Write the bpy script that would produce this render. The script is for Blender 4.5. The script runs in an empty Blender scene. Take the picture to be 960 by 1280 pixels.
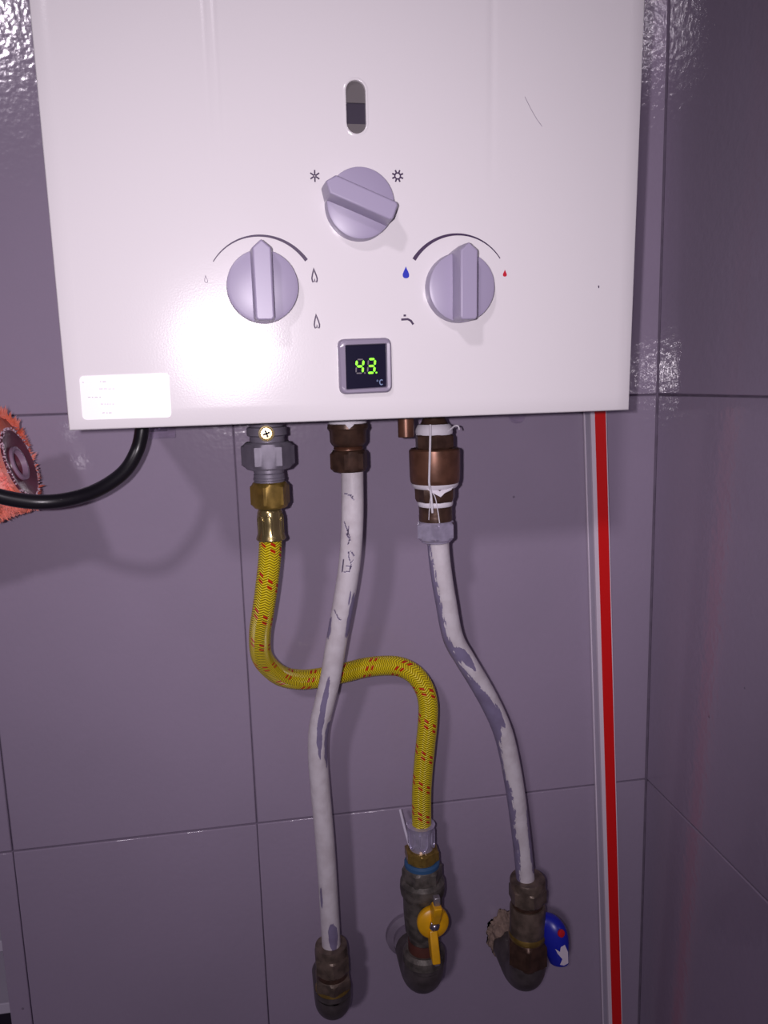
import bpy, bmesh, math, random
from mathutils import Vector, Matrix, noise
random.seed(7)
PI = math.pi
# ------------------------------------------------------------------ camera
F, W, H = 967.27, 960, 1280
YAW, PIT, ROL = math.radians(8.936), math.radians(9.48), math.radians(-1.644)
CAM = Vector((0, -0.70, 1.45))
def camrot():
    cy, sy, cp, sp, cr, sr = math.cos(YAW), math.sin(YAW), math.cos(PIT), math.sin(PIT), math.cos(ROL), math.sin(ROL)
    B = Matrix(((1, 0, 0), (0, 0, -1), (0, 1, 0)))
    Ry = Matrix(((cy, 0, -sy), (0, 1, 0), (sy, 0, cy)))
    Rp = Matrix(((1, 0, 0), (0, cp, -sp), (0, sp, cp)))
    Rr = Matrix(((cr, -sr, 0), (sr, cr, 0), (0, 0, 1)))
    return Rr @ Rp @ Ry @ B
R = camrot(); RT = R.transposed()
sc = bpy.context.scene
cd = bpy.data.cameras.new('camera'); cam = bpy.data.objects.new('camera', cd); sc.collection.objects.link(cam)
cd.sensor_fit = 'VERTICAL'; cd.sensor_height = 36; cd.lens = F / H * 36; cd.clip_start = 0.01
m3 = Matrix((RT.col[0], -RT.col[1], -RT.col[2])).transposed()
cam.matrix_world = Matrix.Translation(CAM) @ m3.to_4x4()
sc.camera = cam
# ------------------------------------------------------------------ light and exposure
wd = bpy.data.worlds.new('world'); sc.world = wd; wd.use_nodes = True
bg = wd.node_tree.nodes['Background']; bg.inputs[0].default_value = (0.80, 0.66, 0.92, 1); bg.inputs[1].default_value = 0.085
def light(name, kind, loc, energy, col, size):
    l = bpy.data.lights.new(name, kind); l.energy = energy; l.color = col
    l.shadow_soft_size = size
    o = bpy.data.objects.new(name, l); o.location = loc; sc.collection.objects.link(o); return o
# the phone's flash beside its lens, and the ceiling lamp up behind on the left
fl_ = light('phone_flash', 'SPOT', CAM + Vector((-0.019, 0.0, 0.005)), 8.3, (1.0, 0.90, 0.985), 0.0035)
fl_.rotation_euler = (m3 @ Matrix.Rotation(math.radians(8), 3, 'X') @ Matrix.Rotation(math.radians(3), 3, 'Y')).to_euler(); fl_.data.spot_size = math.radians(100); fl_.data.spot_blend = 1.0
light('ceiling_lamp', 'POINT', (-1.20, -3.28, 3.18), 104, (1.0, 0.89, 1.0), 0.13)
vs = sc.view_settings
vs.view_transform = 'Standard'; vs.look = 'None'; vs.gamma = 1; vs.use_curve_mapping = False; vs.exposure = 0.0
# ------------------------------------------------------------------ helpers
def ray(px, py):
    return RT @ Vector(((px - 480) / F, (py - 640) / F, 1.0))
def S(px, py, d):                       # the point at depth d in front of the back wall
    r = ray(px, py); t = (-d - CAM.y) / r.y
    return CAM + r * t
def wid(w, px, py, d):                  # width in metres of w pixels there
    return (S(px + w / 2, py, d) - S(px - w / 2, py, d)).length
def lin(c):
    return tuple(((v / 255) / 12.92 if v / 255 <= 0.04045 else ((v / 255 + 0.055) / 1.055) ** 2.4) for v in c)
def mat(name, col, rough=0.5, metal=0.0, spec=0.5, noise_amt=0.0, nscale=60, bump=0.0, bscale=200, trans=0.0, col2=None, coat=0.0, emit=None, alpha=1.0):
    m = bpy.data.materials.new(name); m.use_nodes = True
    nt = m.node_tree; b = nt.nodes['Principled BSDF']
    c = (*lin(col), 1)
    b.inputs['Base Color'].default_value = c
    b.inputs['Roughness'].default_value = rough; b.inputs['Metallic'].default_value = metal
    b.inputs['Specular IOR Level'].default_value = spec
    b.inputs['Transmission Weight'].default_value = trans
    b.inputs['Coat Weight'].default_value = coat
    b.inputs['Alpha'].default_value = alpha
    if emit:
        b.inputs['Emission Color'].default_value = (*lin(emit[0]), 1); b.inputs['Emission Strength'].default_value = emit[1]
    tc = nt.nodes.new('ShaderNodeTexCoord')
    if noise_amt or col2:
        n = nt.nodes.new('ShaderNodeTexNoise'); n.inputs['Scale'].default_value = nscale; n.inputs['Detail'].default_value = 6
        nt.links.new(tc.outputs['Object'], n.inputs['Vector'])
        r = nt.nodes.new('ShaderNodeValToRGB')
        c2 = lin(col2) if col2 else tuple(v * (1 - noise_amt) for v in c[:3])
        r.color_ramp.elements[0].position = 0.38; r.color_ramp.elements[1].position = 0.62
        r.color_ramp.elements[0].color = (*c2, 1); r.color_ramp.elements[1].color = c
        nt.links.new(n.outputs['Fac'], r.inputs['Fac']); nt.links.new(r.outputs['Color'], b.inputs['Base Color'])
    if bump:
        n2 = nt.nodes.new('ShaderNodeTexNoise'); n2.inputs['Scale'].default_value = bscale; n2.inputs['Detail'].default_value = 2
        nt.links.new(tc.outputs['Object'], n2.inputs['Vector'])
        bp = nt.nodes.new('ShaderNodeBump'); bp.inputs['Distance'].default_value = bump; bp.inputs['Strength'].default_value = 1
        nt.links.new(n2.outputs['Fac'], bp.inputs['Height']); nt.links.new(bp.outputs['Normal'], b.inputs['Normal'])
    return m
def obj(name, bm, m, parent=None, smooth=False, bevel=0, seg=2, angle=40):
    me = bpy.data.meshes.new(name)
    bmesh.ops.recalc_face_normals(bm, faces=bm.faces)
    bm.to_mesh(me); bm.free()
    me.materials.append(m)
    o = bpy.data.objects.new(name, me); sc.collection.objects.link(o)
    if smooth: me.shade_smooth(); me.set_sharp_from_angle(angle=math.radians(angle))
    if bevel:
        b = o.modifiers.new('bevel', 'BEVEL'); b.width = bevel; b.segments = seg; b.limit_method = 'ANGLE'; b.angle_limit = math.radians(35)
    if parent: o.parent = parent
    return o
def tag(o, label, cat=None, group=None, kind=None):
    if label: o['label'] = label
    if cat: o['category'] = cat
    if group: o['group'] = group
    if kind: o['kind'] = kind
    return o
def thing(name, label, cat, loc=(0, 0, 0), group=None):
    o = bpy.data.objects.new(name, None); sc.collection.objects.link(o); o.location = loc; o.empty_display_size = 0.02
    return tag(o, label, cat, group)
def box(bm, a, b):
    x0, y0, z0 = a; x1, y1, z1 = b
    v = [bm.verts.new(p) for p in ((x0,y0,z0),(x1,y0,z0),(x1,y1,z0),(x0,y1,z0),(x0,y0,z1),(x1,y0,z1),(x1,y1,z1),(x0,y1,z1))]
    for f in ((0,1,2,3),(4,5,6,7),(0,1,5,4),(1,2,6,5),(2,3,7,6),(3,0,4,7)): bm.faces.new([v[i] for i in f])
def lathe(bm, prof, n=40, M=None, rot=0.0, cap=True):
    """prof: (radius, height) list along local Z"""
    M = M or Matrix(); rings = []
    for r, z in prof:
        rings.append([bm.verts.new(M @ Vector((r * math.cos(rot + 2*PI*k/n), r * math.sin(rot + 2*PI*k/n), z))) for k in range(n)])
    for a, b in zip(rings, rings[1:]):
        for k in range(n): bm.faces.new((a[k], a[(k+1) % n], b[(k+1) % n], b[k]))
    if cap: bm.faces.new(rings[0]); bm.faces.new(rings[-1])
def hexnut(bm, R_, z0, z1, M=None, rot=0.0, ch=0.12, sides=6, inner=None):
    """hexagonal nut whose corners are turned down to a chamfer at both ends"""
    M = M or Matrix(); n = 72; h = z1 - z0; c = abs(h) * 0.16; rings = []
    s = 1 if h > 0 else -1
    ap = R_ * math.cos(PI / sides)
    def hexr(a):
        t = (a - rot) % (2*PI/sides) - PI/sides
        return ap / math.cos(t)
    for lim, z in ((ap*0.94, z0), (ap*1.0, z0 + s*c*0.35), (R_, z0 + s*c), (R_, z1 - s*c), (ap*1.0, z1 - s*c*0.35), (ap*0.94, z1)):
        rings.append([bm.verts.new(M @ Vector((min(hexr(2*PI*k/n), lim) * math.cos(2*PI*k/n), min(hexr(2*PI*k/n), lim) * math.sin(2*PI*k/n), z))) for k in range(n)])
    for a, b in zip(rings, rings[1:]):
        for k in range(n): bm.faces.new((a[k], a[(k+1) % n], b[(k+1) % n], b[k]))
    bm.faces.new(rings[0]); bm.faces.new(rings[-1])
def smooth_path(pts, step):
    """Catmull-Rom through pts, resampled evenly"""
    P = [pts[0] * 2 - pts[1]] + list(pts) + [pts[-1] * 2 - pts[-2]]
    out = []
    for i in range(1, len(P) - 2):
        p0, p1, p2, p3 = P[i-1], P[i], P[i+1], P[i+2]
        for k in range(24):
            t = k / 24
            out.append(0.5 * ((2*p1) + (p2-p0)*t + (2*p0-5*p1+4*p2-p3)*t*t + (-p0+3*p1-3*p2+p3)*t**3))
    out.append(pts[-1].copy())
    for _ in range(6):
        out = [out[0]] + [(a + b * 2 + c) / 4 for a, b, c in zip(out, out[1:], out[2:])] + [out[-1]]
    L = [0]
    for a, b in zip(out, out[1:]): L.append(L[-1] + (b - a).length)
    n = max(2, int(L[-1] / step)); res = []; j = 0
    for i in range(n + 1):
        s = L[-1] * i / n
        while j < len(L) - 2 and L[j+1] < s: j += 1
        t = (s - L[j]) / max(1e-9, L[j+1] - L[j])
        res.append(out[j].lerp(out[j+1], t))
    return res
def sweep(bm, path, rad, n=32, flat=1.0, attr=None, front=Vector((0, -1, 0)), cap=True):
    """tube along a path with UVs (turn, metres); rad is a number or f(s 0..1)"""
    uvl = bm.loops.layers.uv.verify()
    rf = rad if callable(rad) else (lambda s: rad)
    N = len(path); rings = []; acc = [0]
    for a, b in zip(path, path[1:]): acc.append(acc[-1] + (b - a).length)
    up = front
    for i, p in enumerate(path):
        t = (path[min(i+1, N-1)] - path[max(i-1, 0)]).normalized()
        u = (up - t * up.dot(t)).normalized(); up = u; v = t.cross(u)
        r = rf(acc[i] / acc[-1]); ring = []
        for k in range(n):
            a = 2*PI*k/n
            d = u * math.cos(a) * flat + v * math.sin(a)
            ring.append(bm.verts.new(p + d * r))
        rings.append(ring)
    for i in range(N - 1):
        for k in range(n):
            f = bm.faces.new((rings[i][k], rings[i][(k+1) % n], rings[i+1][(k+1) % n], rings[i+1][k]))
            for lp, (uu, vv) in zip(f.loops, ((k, i), (k+1, i), (k+1, i+1), (k, i+1))): lp[uvl].uv = (uu / n, acc[vv])
    if cap: bm.faces.new(rings[0]); bm.faces.new(rings[-1])
    return rings, acc
def axisM(o, d):                        # matrix whose Z runs along d from o
    return Matrix.Translation(o) @ Vector(d).to_track_quat('Z', 'Y').to_matrix().to_4x4()

# ------------------------------------------------------------------ materials
def tile_material():
    m = bpy.data.materials.new('violet_glazed_tile'); m.use_nodes = True
    nt = m.node_tree; b = nt.nodes['Principled BSDF']; L = nt.links.new
    geo = nt.nodes.new('ShaderNodeNewGeometry')
    n = nt.nodes.new('ShaderNodeTexNoise'); n.inputs['Scale'].default_value = 5; n.inputs['Detail'].default_value = 5
    L(geo.outputs['Position'], n.inputs['Vector'])
    r = nt.nodes.new('ShaderNodeValToRGB')
    r.color_ramp.elements[0].position = 0.3; r.color_ramp.elements[1].position = 0.7
    r.color_ramp.elements[0].color = (*lin((155, 143, 163)), 1); r.color_ramp.elements[1].color = (*lin((163, 149, 171)), 1)
    L(n.outputs['Fac'], r.inputs['Fac'])
    # small dark specks and nicks in the glaze
    v = nt.nodes.new('ShaderNodeTexVoronoi'); v.inputs['Scale'].default_value = 17; L(geo.outputs['Position'], v.inputs['Vector'])
    lt = nt.nodes.new('ShaderNodeMath'); lt.operation = 'LESS_THAN'; lt.inputs[1].default_value = 0.022; L(v.outputs['Distance'], lt.inputs[0])
    sp = nt.nodes.new('ShaderNodeMath'); sp.operation = 'MULTIPLY'; sp.inputs[1].default_value = 0.45; L(lt.outputs[0], sp.inputs[0])
    mx = nt.nodes.new('ShaderNodeMix'); mx.data_type = 'RGBA'; L(sp.outputs[0], mx.inputs['Factor']); L(r.outputs['Color'], mx.inputs['A'])
    mx.inputs['B'].default_value = (*lin((70, 60, 75)), 1)
    L(mx.outputs['Result'], b.inputs['Base Color'])
    b.inputs['Roughness'].default_value = 0.115; b.inputs['Specular IOR Level'].default_value = 0.45
    n2 = nt.nodes.new('ShaderNodeTexNoise'); n2.inputs['Scale'].default_value = 165; n2.inputs['Detail'].default_value = 1.5
    L(geo.outputs['Position'], n2.inputs['Vector'])
    bp = nt.nodes.new('ShaderNodeBump'); bp.inputs['Distance'].default_value = 0.0006; bp.inputs['Strength'].default_value = 0.40
    L(n2.outputs['Fac'], bp.inputs['Height']); L(bp.outputs['Normal'], b.inputs['Normal'])
    return m
M_tile = tile_material()
M_grout = mat('violet_grout', (124, 111, 132), 0.8, noise_amt=0.2, nscale=80)
M_white = mat('white_enamel', (222, 218, 220), 0.165, spec=0.5, bump=0.00003, bscale=900, coat=0.0)
M_side = mat('grey_sheet_metal', (120, 118, 124), 0.5, 0.3)
M_knob = mat('lavender_grey_plastic', (156, 147, 172), 0.38)
M_print = mat('dark_violet_print', (58, 36, 72), 0.5)
M_printg = mat('grey_print', (120, 108, 128), 0.5)
M_blue = mat('blue_print', (20, 40, 175), 0.4)
M_redp = mat('red_print', (190, 25, 50), 0.4)
M_bezel = mat('grey_bezel_plastic', (140, 131, 150), 0.25)
M_screen = mat('dark_display_glass', (26, 24, 44), 0.12)
M_lit = mat('lit_green_segment', (120, 230, 20), 0.4, emit=((130, 255, 20), 1.1))
M_unlit = mat('unlit_segment', (92, 86, 92), 0.5)
M_degc = mat('pale_blue_print', (105, 125, 160), 0.5)
M_sticker = mat('white_paper_sticker', (253, 252, 253), 0.35)
M_faint = mat('faded_ink', (205, 200, 206), 0.6)
M_dark = mat('dark_interior', (64, 58, 66), 0.6)
M_cham = mat('burner_chamber_grey', (92, 86, 88), 0.55)
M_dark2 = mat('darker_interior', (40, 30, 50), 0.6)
M_zinc = mat('grey_cast_zinc', (132, 126, 140), 0.5, 0.3, bump=0.00005, bscale=400, noise_amt=0.15, nscale=90)
M_brass = mat('yellow_brass', (160, 132, 66), 0.3, 0.6, noise_amt=0.35, nscale=110)
M_ferrule = mat('nickel_brass_ferrule', (158, 142, 98), 0.22, 0.8, noise_amt=0.2, nscale=100)
M_brown = mat('oxidised_brown_brass', (92, 68, 56), 0.36, 0.45, noise_amt=0.4, nscale=120, bump=0.0001, bscale=400)
M_bronze = mat('bronze_body', (122, 84, 66), 0.36, 0.5, noise_amt=0.3, nscale=100)
M_chrome = mat('chrome_plate', (196, 188, 212), 0.2, 0.45, noise_amt=0.2, nscale=150)
M_chromew = mat('worn_chrome_plate', (168, 160, 190), 0.25, 0.65, nscale=75, col2=(84, 66, 60))
M_old = mat('dull_old_brass', (124, 108, 96), 0.42, 0.4, noise_amt=0.5, nscale=90, bump=0.0003, bscale=300)
M_old2 = mat('dirty_green_brass', (108, 102, 96), 0.5, 0.3, noise_amt=0.55, nscale=110, bump=0.0003, bscale=300)
M_elbow = mat('dull_grey_elbow', (100, 92, 92), 0.42, 0.4, noise_amt=0.4, nscale=70)
M_ptfe = mat('white_thread_tape', (225, 220, 228), 0.6, bump=0.0002, bscale=900)
M_screw = mat('pale_brass_screw', (214, 196, 150), 0.25, 0.7)
M_cable = mat('black_rubber_cable', (22, 20, 26), 0.33)
M_yellow = mat('yellow_paint', (240, 178, 10), 0.35, nscale=70, noise_amt=0.2)
M_worn = mat('worn_grey_metal', (150, 145, 150), 0.35, 0.6)
M_steel = mat('steel_screw', (150, 145, 160), 0.2, 0.9)
M_bluep = mat('blue_handle_plastic', (26, 36, 168), 0.32)
M_redd = mat('red_dot_plastic', (205, 25, 35), 0.4)
M_tealg = mat('blue_gasket', (48, 88, 128), 0.5)
M_rust = mat('rust_brown', (92, 50, 40), 0.6, noise_amt=0.3)
M_paintgrey = mat('violet_grey_overpaint', (132, 120, 138), 0.5, noise_amt=0.2, nscale=60)
M_mortar = mat('beige_mortar', (150, 128, 116), 0.9, noise_amt=0.4, nscale=140, bump=0.002, bscale=250)
M_strip_red = mat('red_strip_face', (226, 22, 20), 0.35)
M_strip_w = mat('white_strip_plastic', (226, 216, 228), 0.4)
M_strip_g = mat('grey_strip_side', (205, 198, 214), 0.45)
M_clear = mat('clear_plastic', (225, 215, 235), 0.08, trans=0.95, alpha=0.35)
M_nap = mat('orange_pink_nap', (246, 126, 98), 0.85, nscale=60, col2=(250, 160, 150))
M_core = mat('dark_red_core', (120, 36, 50), 0.4)
M_cap = mat('plum_roller_cap', (122, 62, 80), 0.35, noise_amt=0.3, nscale=60)
M_fray = mat('frayed_sleeve_edge', (212, 184, 200), 0.8)
M_ring = mat('pale_lilac_ring', (165, 135, 160), 0.4)
M_wire = mat('steel_wire', (150, 148, 152), 0.3, 0.9)
M_floor = mat('grey_floor_tile', (120, 112, 118), 0.3, noise_amt=0.1)

# ------------------------------------------------------------------ setting
ZC = CAM.z
XC = 0.5413 * 0.70; V0 = -0.3503 * 0.70; V1 = -0.0325 * 0.70
H1 = ZC - 0.02675 * 0.70; H2 = ZC - 0.5947 * 0.70; RH = H1 - H2
XE = S(4, 1200, 0).x
TOP = 2.75
rows = []; z = H2
while z > 0: z -= RH
while z < TOP: rows.append((max(z, 0), min(z + RH, TOP))); z += RH
def tiles(parent, axis, cols, depth=0.008, rows=rows):
    j = 0.0007; h = 0.0004
    for (a, b) in cols:
        for (z0, z1) in rows:
            if z1 - z0 < 0.02: continue
            bm = bmesh.new()
            lip = random.uniform(0, 0.0006)
            if axis == 'x': box(bm, (a + h, -lip, z0 + j), (b - h, depth, z1 - j))
            else: box(bm, (XC + lip * 0.5, a + h, z0 + j), (XC + depth, b - h, z1 - j))
            obj('tile', bm, M_tile, parent, bevel=0.0010, seg=2, smooth=True)
bm = bmesh.new(); box(bm, (XE, 0.0022, 0), (XC + 0.12, 0.12, TOP)); wb = obj('wall_back', bm, M_grout); tag(wb, None, kind='structure')
tiles(wb, 'x', [(V0, V1), (V1, XC)])
tiles(wb, 'x', [(XE, V0)], rows=[q for q in rows if q[1] < H2 + 0.01])      # below, the wall stops at a niche
tiles(wb, 'x', [(V0 - 0.40, V0)], rows=[q for q in rows if q[0] > H2 - 0.01])
bm = bmesh.new(); box(bm, (V0 - 0.40, 0.0022, H2 + 0.001), (XE, 0.12, TOP)); tag(obj('wall_above_niche', bm, M_grout), None, kind='structure')
bm = bmesh.new(); box(bm, (XC + 0.0022, -1.6, 0), (XC + 0.12, 0.0022, TOP)); wr = obj('wall_right', bm, M_grout); tag(wr, None, kind='structure')
tiles(wr, 'y', [(-0.0012 - 0.40 * (k + 1), -0.0012 - 0.40 * k) for k in range(4)])
bm = bmesh.new(); box(bm, (-1.3, -1.6, -0.05), (XC + 0.12, 0.5, 0)); tag(obj('floor', bm, M_floor), None, kind='structure')
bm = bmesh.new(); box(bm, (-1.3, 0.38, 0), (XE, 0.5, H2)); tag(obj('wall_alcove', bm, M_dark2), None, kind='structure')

# small shelf unit in the alcove past the end of the tiled wall
sh = thing('alcove_shelf', 'dark shelf just past the left end of the tiled wall, lower left', 'shelf', (XE - 0.1, 0.15, 0))
for zz in (S(3, 1222, 0.0).z - 0.01, S(3, 1258, 0.0).z - 0.05, 0.30, 0.10):
    bm = bmesh.new(); box(bm, (-0.3, -0.10, zz), (0.095, 0.15, zz + 0.012)); obj('shelf_board', bm, M_strip_g if zz > .3 else M_dark, sh, bevel=0.001)
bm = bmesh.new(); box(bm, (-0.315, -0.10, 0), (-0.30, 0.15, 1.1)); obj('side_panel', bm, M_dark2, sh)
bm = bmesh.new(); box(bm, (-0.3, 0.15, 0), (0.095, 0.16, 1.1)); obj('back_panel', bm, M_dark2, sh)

# ------------------------------------------------------------------ heater
DP = 0.224; TILT = math.radians(2.6); TURN = math.radians(0.8)
HO = Vector((0.066, -DP, S(440, 524, DP).z))
heater = thing('water_heater', 'white enamelled gas water heater with three knobs and a green digital readout', 'water heater', HO)
heater.rotation_euler = (TILT, 0, TURN)
HM = Matrix.Translation(HO) @ Matrix.Rotation(TURN, 4, 'Z') @ Matrix.Rotation(TILT, 4, 'X'); HI = HM.inverted()
def HP(px, py, off=0.0):                # local coordinates on the panel plane (off = how far it stands proud)
    o = HI @ CAM; d = HI.to_3x3() @ ray(px, py)
    t = (-off - o.y) / d.y
    p = o + d * t
    return Vector((p.x, -off, p.z))
cBL, cBR, cTL, cTR = HP(88, 535), HP(785, 512), HP(38, 0), HP(805, 0)
print('panel', cBL, cBR, cTL, cTR)
zB = (cBL.z + cBR.z) / 2
HT = 0.62
def xl(z): return cBL.x + (cTL.x - cBL.x) * (z / cTL.z)
def xr(z): return cBR.x + (cTR.x - cBR.x) * (z / cTR.z)
# front cover: a pressed sheet with two shallow ribs that fade out, and a sight slot cut through
rib1 = (HP(263, 100).x, HP(263, 215).z); rib2 = (HP(616, 100).x, HP(616, 265).z)
sl0, sl1 = HP(445, 100), HP(445, 167)
slx, slr = HP(445, 133).x, 0.0056
slz0, slz1 = HP(447, 167).z + slr, HP(443, 100).z - slr
def cover_mesh():
    bm = bmesh.new()
    xs = set()
    for k in range(0, 41): xs.add(round(k / 40, 4))
    xw = cBR.x - cBL.x
    for rx in (rib1[0], rib2[0]):
        for k in range(-14, 15): xs.add(round((rx + k * 0.0006 - cBL.x) / xw, 5))
    xs = sorted(xs); zs = [k / 60 * HT for k in range(61)]
    g = []
    for z in zs:
        row = []
        a, b = xl(z), xr(z)
        for u in xs:
            x = a + (b - a) * u; x0 = cBL.x + xw * u; y = 0
            f1 = min(1, max(0, (z - rib1[1]) / 0.12)); f2 = min(1, max(0, (z - rib2[1]) / 0.13))
            t = x0 - rib1[0]; y -= f1 * 0.00055 * (math.exp(-((t - 0.0027) / 0.0011)**2) + math.exp(-((t + 0.0027) / 0.0011)**2))
            t = x0 - rib2[0]; y += f2 * 0.0005 * math.exp(-(t / 0.0022)**2)
            row.append(bm.verts.new((x, y, zB + z)))
        g.append(row)
    for r0, r1 in zip(g, g[1:]):
        for k in range(len(xs) - 1): bm.faces.new((r0[k], r0[k+1], r1[k+1], r1[k]))
    # back side of the sheet and the rounded returned edges
    per = [v for v in g[0]] + [r[-1] for r in g[1:]] + list(reversed(g[-1][:-1])) + [r[0] for r in reversed(g[1:-1])]
    prev = per
    cx, cz = (cBL.x + cBR.x) / 2, zB + HT / 2
    for inset, y in ((-0.0006, 0.0004), (-0.0010, 0.0012), (-0.0010, 0.035)):
        ring = []
        for v in per:
            sx = -1 if v.co.x > cx else 1; sz = -1 if v.co.z > cz else 1
            ox = -inset * -sx if (v in per and (abs(v.co.x - xl(v.co.z - zB)) < 1e-6 or abs(v.co.x - xr(v.co.z - zB)) < 1e-6)) else 0
            oz = -inset * -sz if (abs(v.co.z - zB) < 1e-6 or abs(v.co.z - zB - HT) < 1e-6) else 0
            ring.append(bm.verts.new((v.co.x + ox, y, v.co.z + oz)))
        n = len(per)
        for k in range(n): bm.faces.new((prev[k], prev[(k+1) % n], ring[(k+1) % n], ring[k]))
        prev = ring
    bm.faces.new(prev)
    return bm
def stadium(bm, cx, z0, z1, r, y0, y1, n=16):
    pts = [(cx + r * math.cos(PI * k / n), z1 + r * math.sin(PI * k / n)) for k in range(n + 1)] + [(cx - r * math.cos(PI * k / n), z0 - r * math.sin(PI * k / n)) for k in range(n + 1)]
    a = [bm.verts.new((x, y0, z)) for x, z in pts]; b = [bm.verts.new((x, y1, z)) for x, z in pts]
    bm.faces.new(a); bm.faces.new(b)
    for k in range(len(pts)): bm.faces.new((a[k], a[(k+1) % len(pts)], b[(k+1) % len(pts)], b[k]))
    return pts
cov = obj('front_cover', cover_mesh(), M_white)
bm = bmesh.new(); stadium(bm, slx, slz0, slz1, slr, -0.01, 0.02); cut = obj('cutter', bm, M_dark)
md = cov.modifiers.new('cut', 'BOOLEAN'); md.object = cut; md.operation = 'DIFFERENCE'; md.solver = 'EXACT'
dg = bpy.context.evaluated_depsgraph_get()
nm = bpy.data.meshes.new_from_object(cov.evaluated_get(dg)); cov.modifiers.clear(); cov.data = nm
bpy.data.objects.remove(cut)
nm.shade_smooth(); nm.set_sharp_from_angle(angle=math.radians(50)); cov.parent = heater
# what is seen inside the slot: three bands of the burner chamber
for (f0, f1, mt, yy) in ((0.0, 0.20, M_cham, 0.0022), (0.20, 0.60, M_dark2, 0.0030), (0.60, 1.0, M_cham, 0.0022)):
    zz0 = slz0 - slr; zz1 = slz1 + slr
    bm = bmesh.new(); box(bm, (slx - 0.012, yy, zz0 + (zz1 - zz0) * f0 - (0.004 if f0 == 0 else 0)), (slx + 0.012, yy + 0.01, zz0 + (zz1 - zz0) * f1 + (0.004 if f1 == 1 else 0))); obj('chamber_panel', bm, mt, heater)
bm = bmesh.new()
pts = [(slx + slr * math.cos(PI * k / 16), slz1 + slr * math.sin(PI * k / 16)) for k in range(17)] + [(slx - slr * math.cos(PI * k / 16), slz0 - slr * math.sin(PI * k / 16)) for k in range(17)]
prof = [(0.0000, 0.0010), (0.0001, 0.0000), (0.0004, -0.0003), (0.0009, -0.0003), (0.0018, 0.0001)]
rings = []
for off, y in prof:
    ring = []
    for i, (x, z) in enumerate(pts):
        c = Vector((slx, slz1 if i < 17 else slz0)); d = (Vector((x, z)) - c).normalized()
        ring.append(bm.verts.new((x + d.x * off, y, z + d.y * off)))
    rings.append(ring)
for a, b in zip(rings, rings[1:]):
    for k in range(len(a)): bm.faces.new((a[k], a[(k+1) % len(a)], b[(k+1) % len(a)], b[k]))
obj('slot_rim', bm, M_white, heater, smooth=True, angle=60)
# housing behind the cover
bm = bmesh.new(); box(bm, (cBL.x + 0.002, 0.0352, zB + 0.003), (cBR.x - 0.002, DP - 0.030, zB + HT - 0.003)); obj('housing', bm, M_side, heater, bevel=0.001)
bm = bmesh.new(); lathe(bm, [(0.055, 0), (0.055, 0.16)], 40, Matrix.Translation((0, 0.12, zB + HT - 0.003))); obj('flue_collar', bm, M_side, heater, smooth=True)

def flat(name, polys, m, parent, off=0.0002, t=0.0002):
    """flat print on the panel: polygons given as lists of local (x, z)"""
    bm = bmesh.new()
    for p in polys:
        a = [bm.verts.new((x, -off, z)) for x, z in p]
        b = [bm.verts.new((x, -off + t, z)) for x, z in p]
        bm.faces.new(a)
        for k in range(len(p)): bm.faces.new((a[k], a[(k+1) % len(p)], b[(k+1) % len(p)], b[k]))
    return obj(name, bm, m, parent)
def stroke(pts, w):                     # a polyline as quads; w is a number or list of widths
    out = []
    ws = w if isinstance(w, (list, tuple)) else [w] * len(pts)
    L_, R_ = [], []
    for i, p in enumerate(pts):
        a = Vector(pts[max(0, i-1)]); b = Vector(pts[min(len(pts)-1, i+1)]); d = (b - a).normalized(); n = Vector((-d.y, d.x)) * ws[i] / 2
        L_.append((p[0] + n.x, p[1] + n.y)); R_.append((p[0] - n.x, p[1] - n.y))
    for i in range(len(pts) - 1): out.append([L_[i], L_[i+1], R_[i+1], R_[i]])
    return out
def hxz(px, py):
    p = HP(px, py); return (p.x, p.z)
# knobs
def knob(px, py, ang, r=0.0203, name='knob'):
    """px,py: centre of the front of the skirt; ang: where the pointer looks, degrees from up, clockwise"""
    c = HP(px, py, 0.009); c.y = 0
    Mk = Matrix.Translation(c) @ Matrix.Rotation(PI / 2, 4, 'X')
    bm = bmesh.new()
    lathe(bm, [(r * 1.015, -0.0002), (r * 1.01, 0.003), (r, 0.0085), (r * 0.985, 0.0095), (r * 0.9, 0.0100), (r * 0.3, 0.0104)], 64, Mk)
    k = obj(name, bm, M_knob, heater, smooth=True, angle=50)
    a = math.radians(ang)
    ux, uz = math.sin(a), math.cos(a)           # along the grip
    vx, vz = uz, -ux                            # across
    hw = 0.0057; bm = bmesh.new()
    outline = [(-r * 0.97, -hw * 0.75), (-r * 0.97, hw * 0.75), (-r * 0.90, hw), (r * 0.98, hw), (r * 1.20, 0), (r * 0.98, -hw), (-r * 0.90, -hw)]
    lay = [(1.0, 1.12, 0.002), (1.0, 1.08, 0.010), (0.985, 0.93, 0.0230), (0.965, 0.86, 0.0245)]
    rings = []
    for sl, sw, h in lay:
        rings.append([bm.verts.new((c.x + ux * l * sl + vx * w * sw, -h, c.z + uz * l * sl + vz * w * sw)) for l, w in outline])
    n = len(outline)
    for A, B in zip(rings, rings[1:]):
        for q in range(n): bm.faces.new((A[q], A[(q+1) % n], B[(q+1) % n], B[q]))
    bm.faces.new(rings[0]); bm.faces.new(rings[-1])
    obj('grip', bm, M_knob, k, bevel=0.0007, seg=3, smooth=True)
    return c
kL = knob(328.5, 358, 0); kR = knob(577.5, 359, 0); kT = knob(451, 254, -68, r=0.0196)
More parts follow.
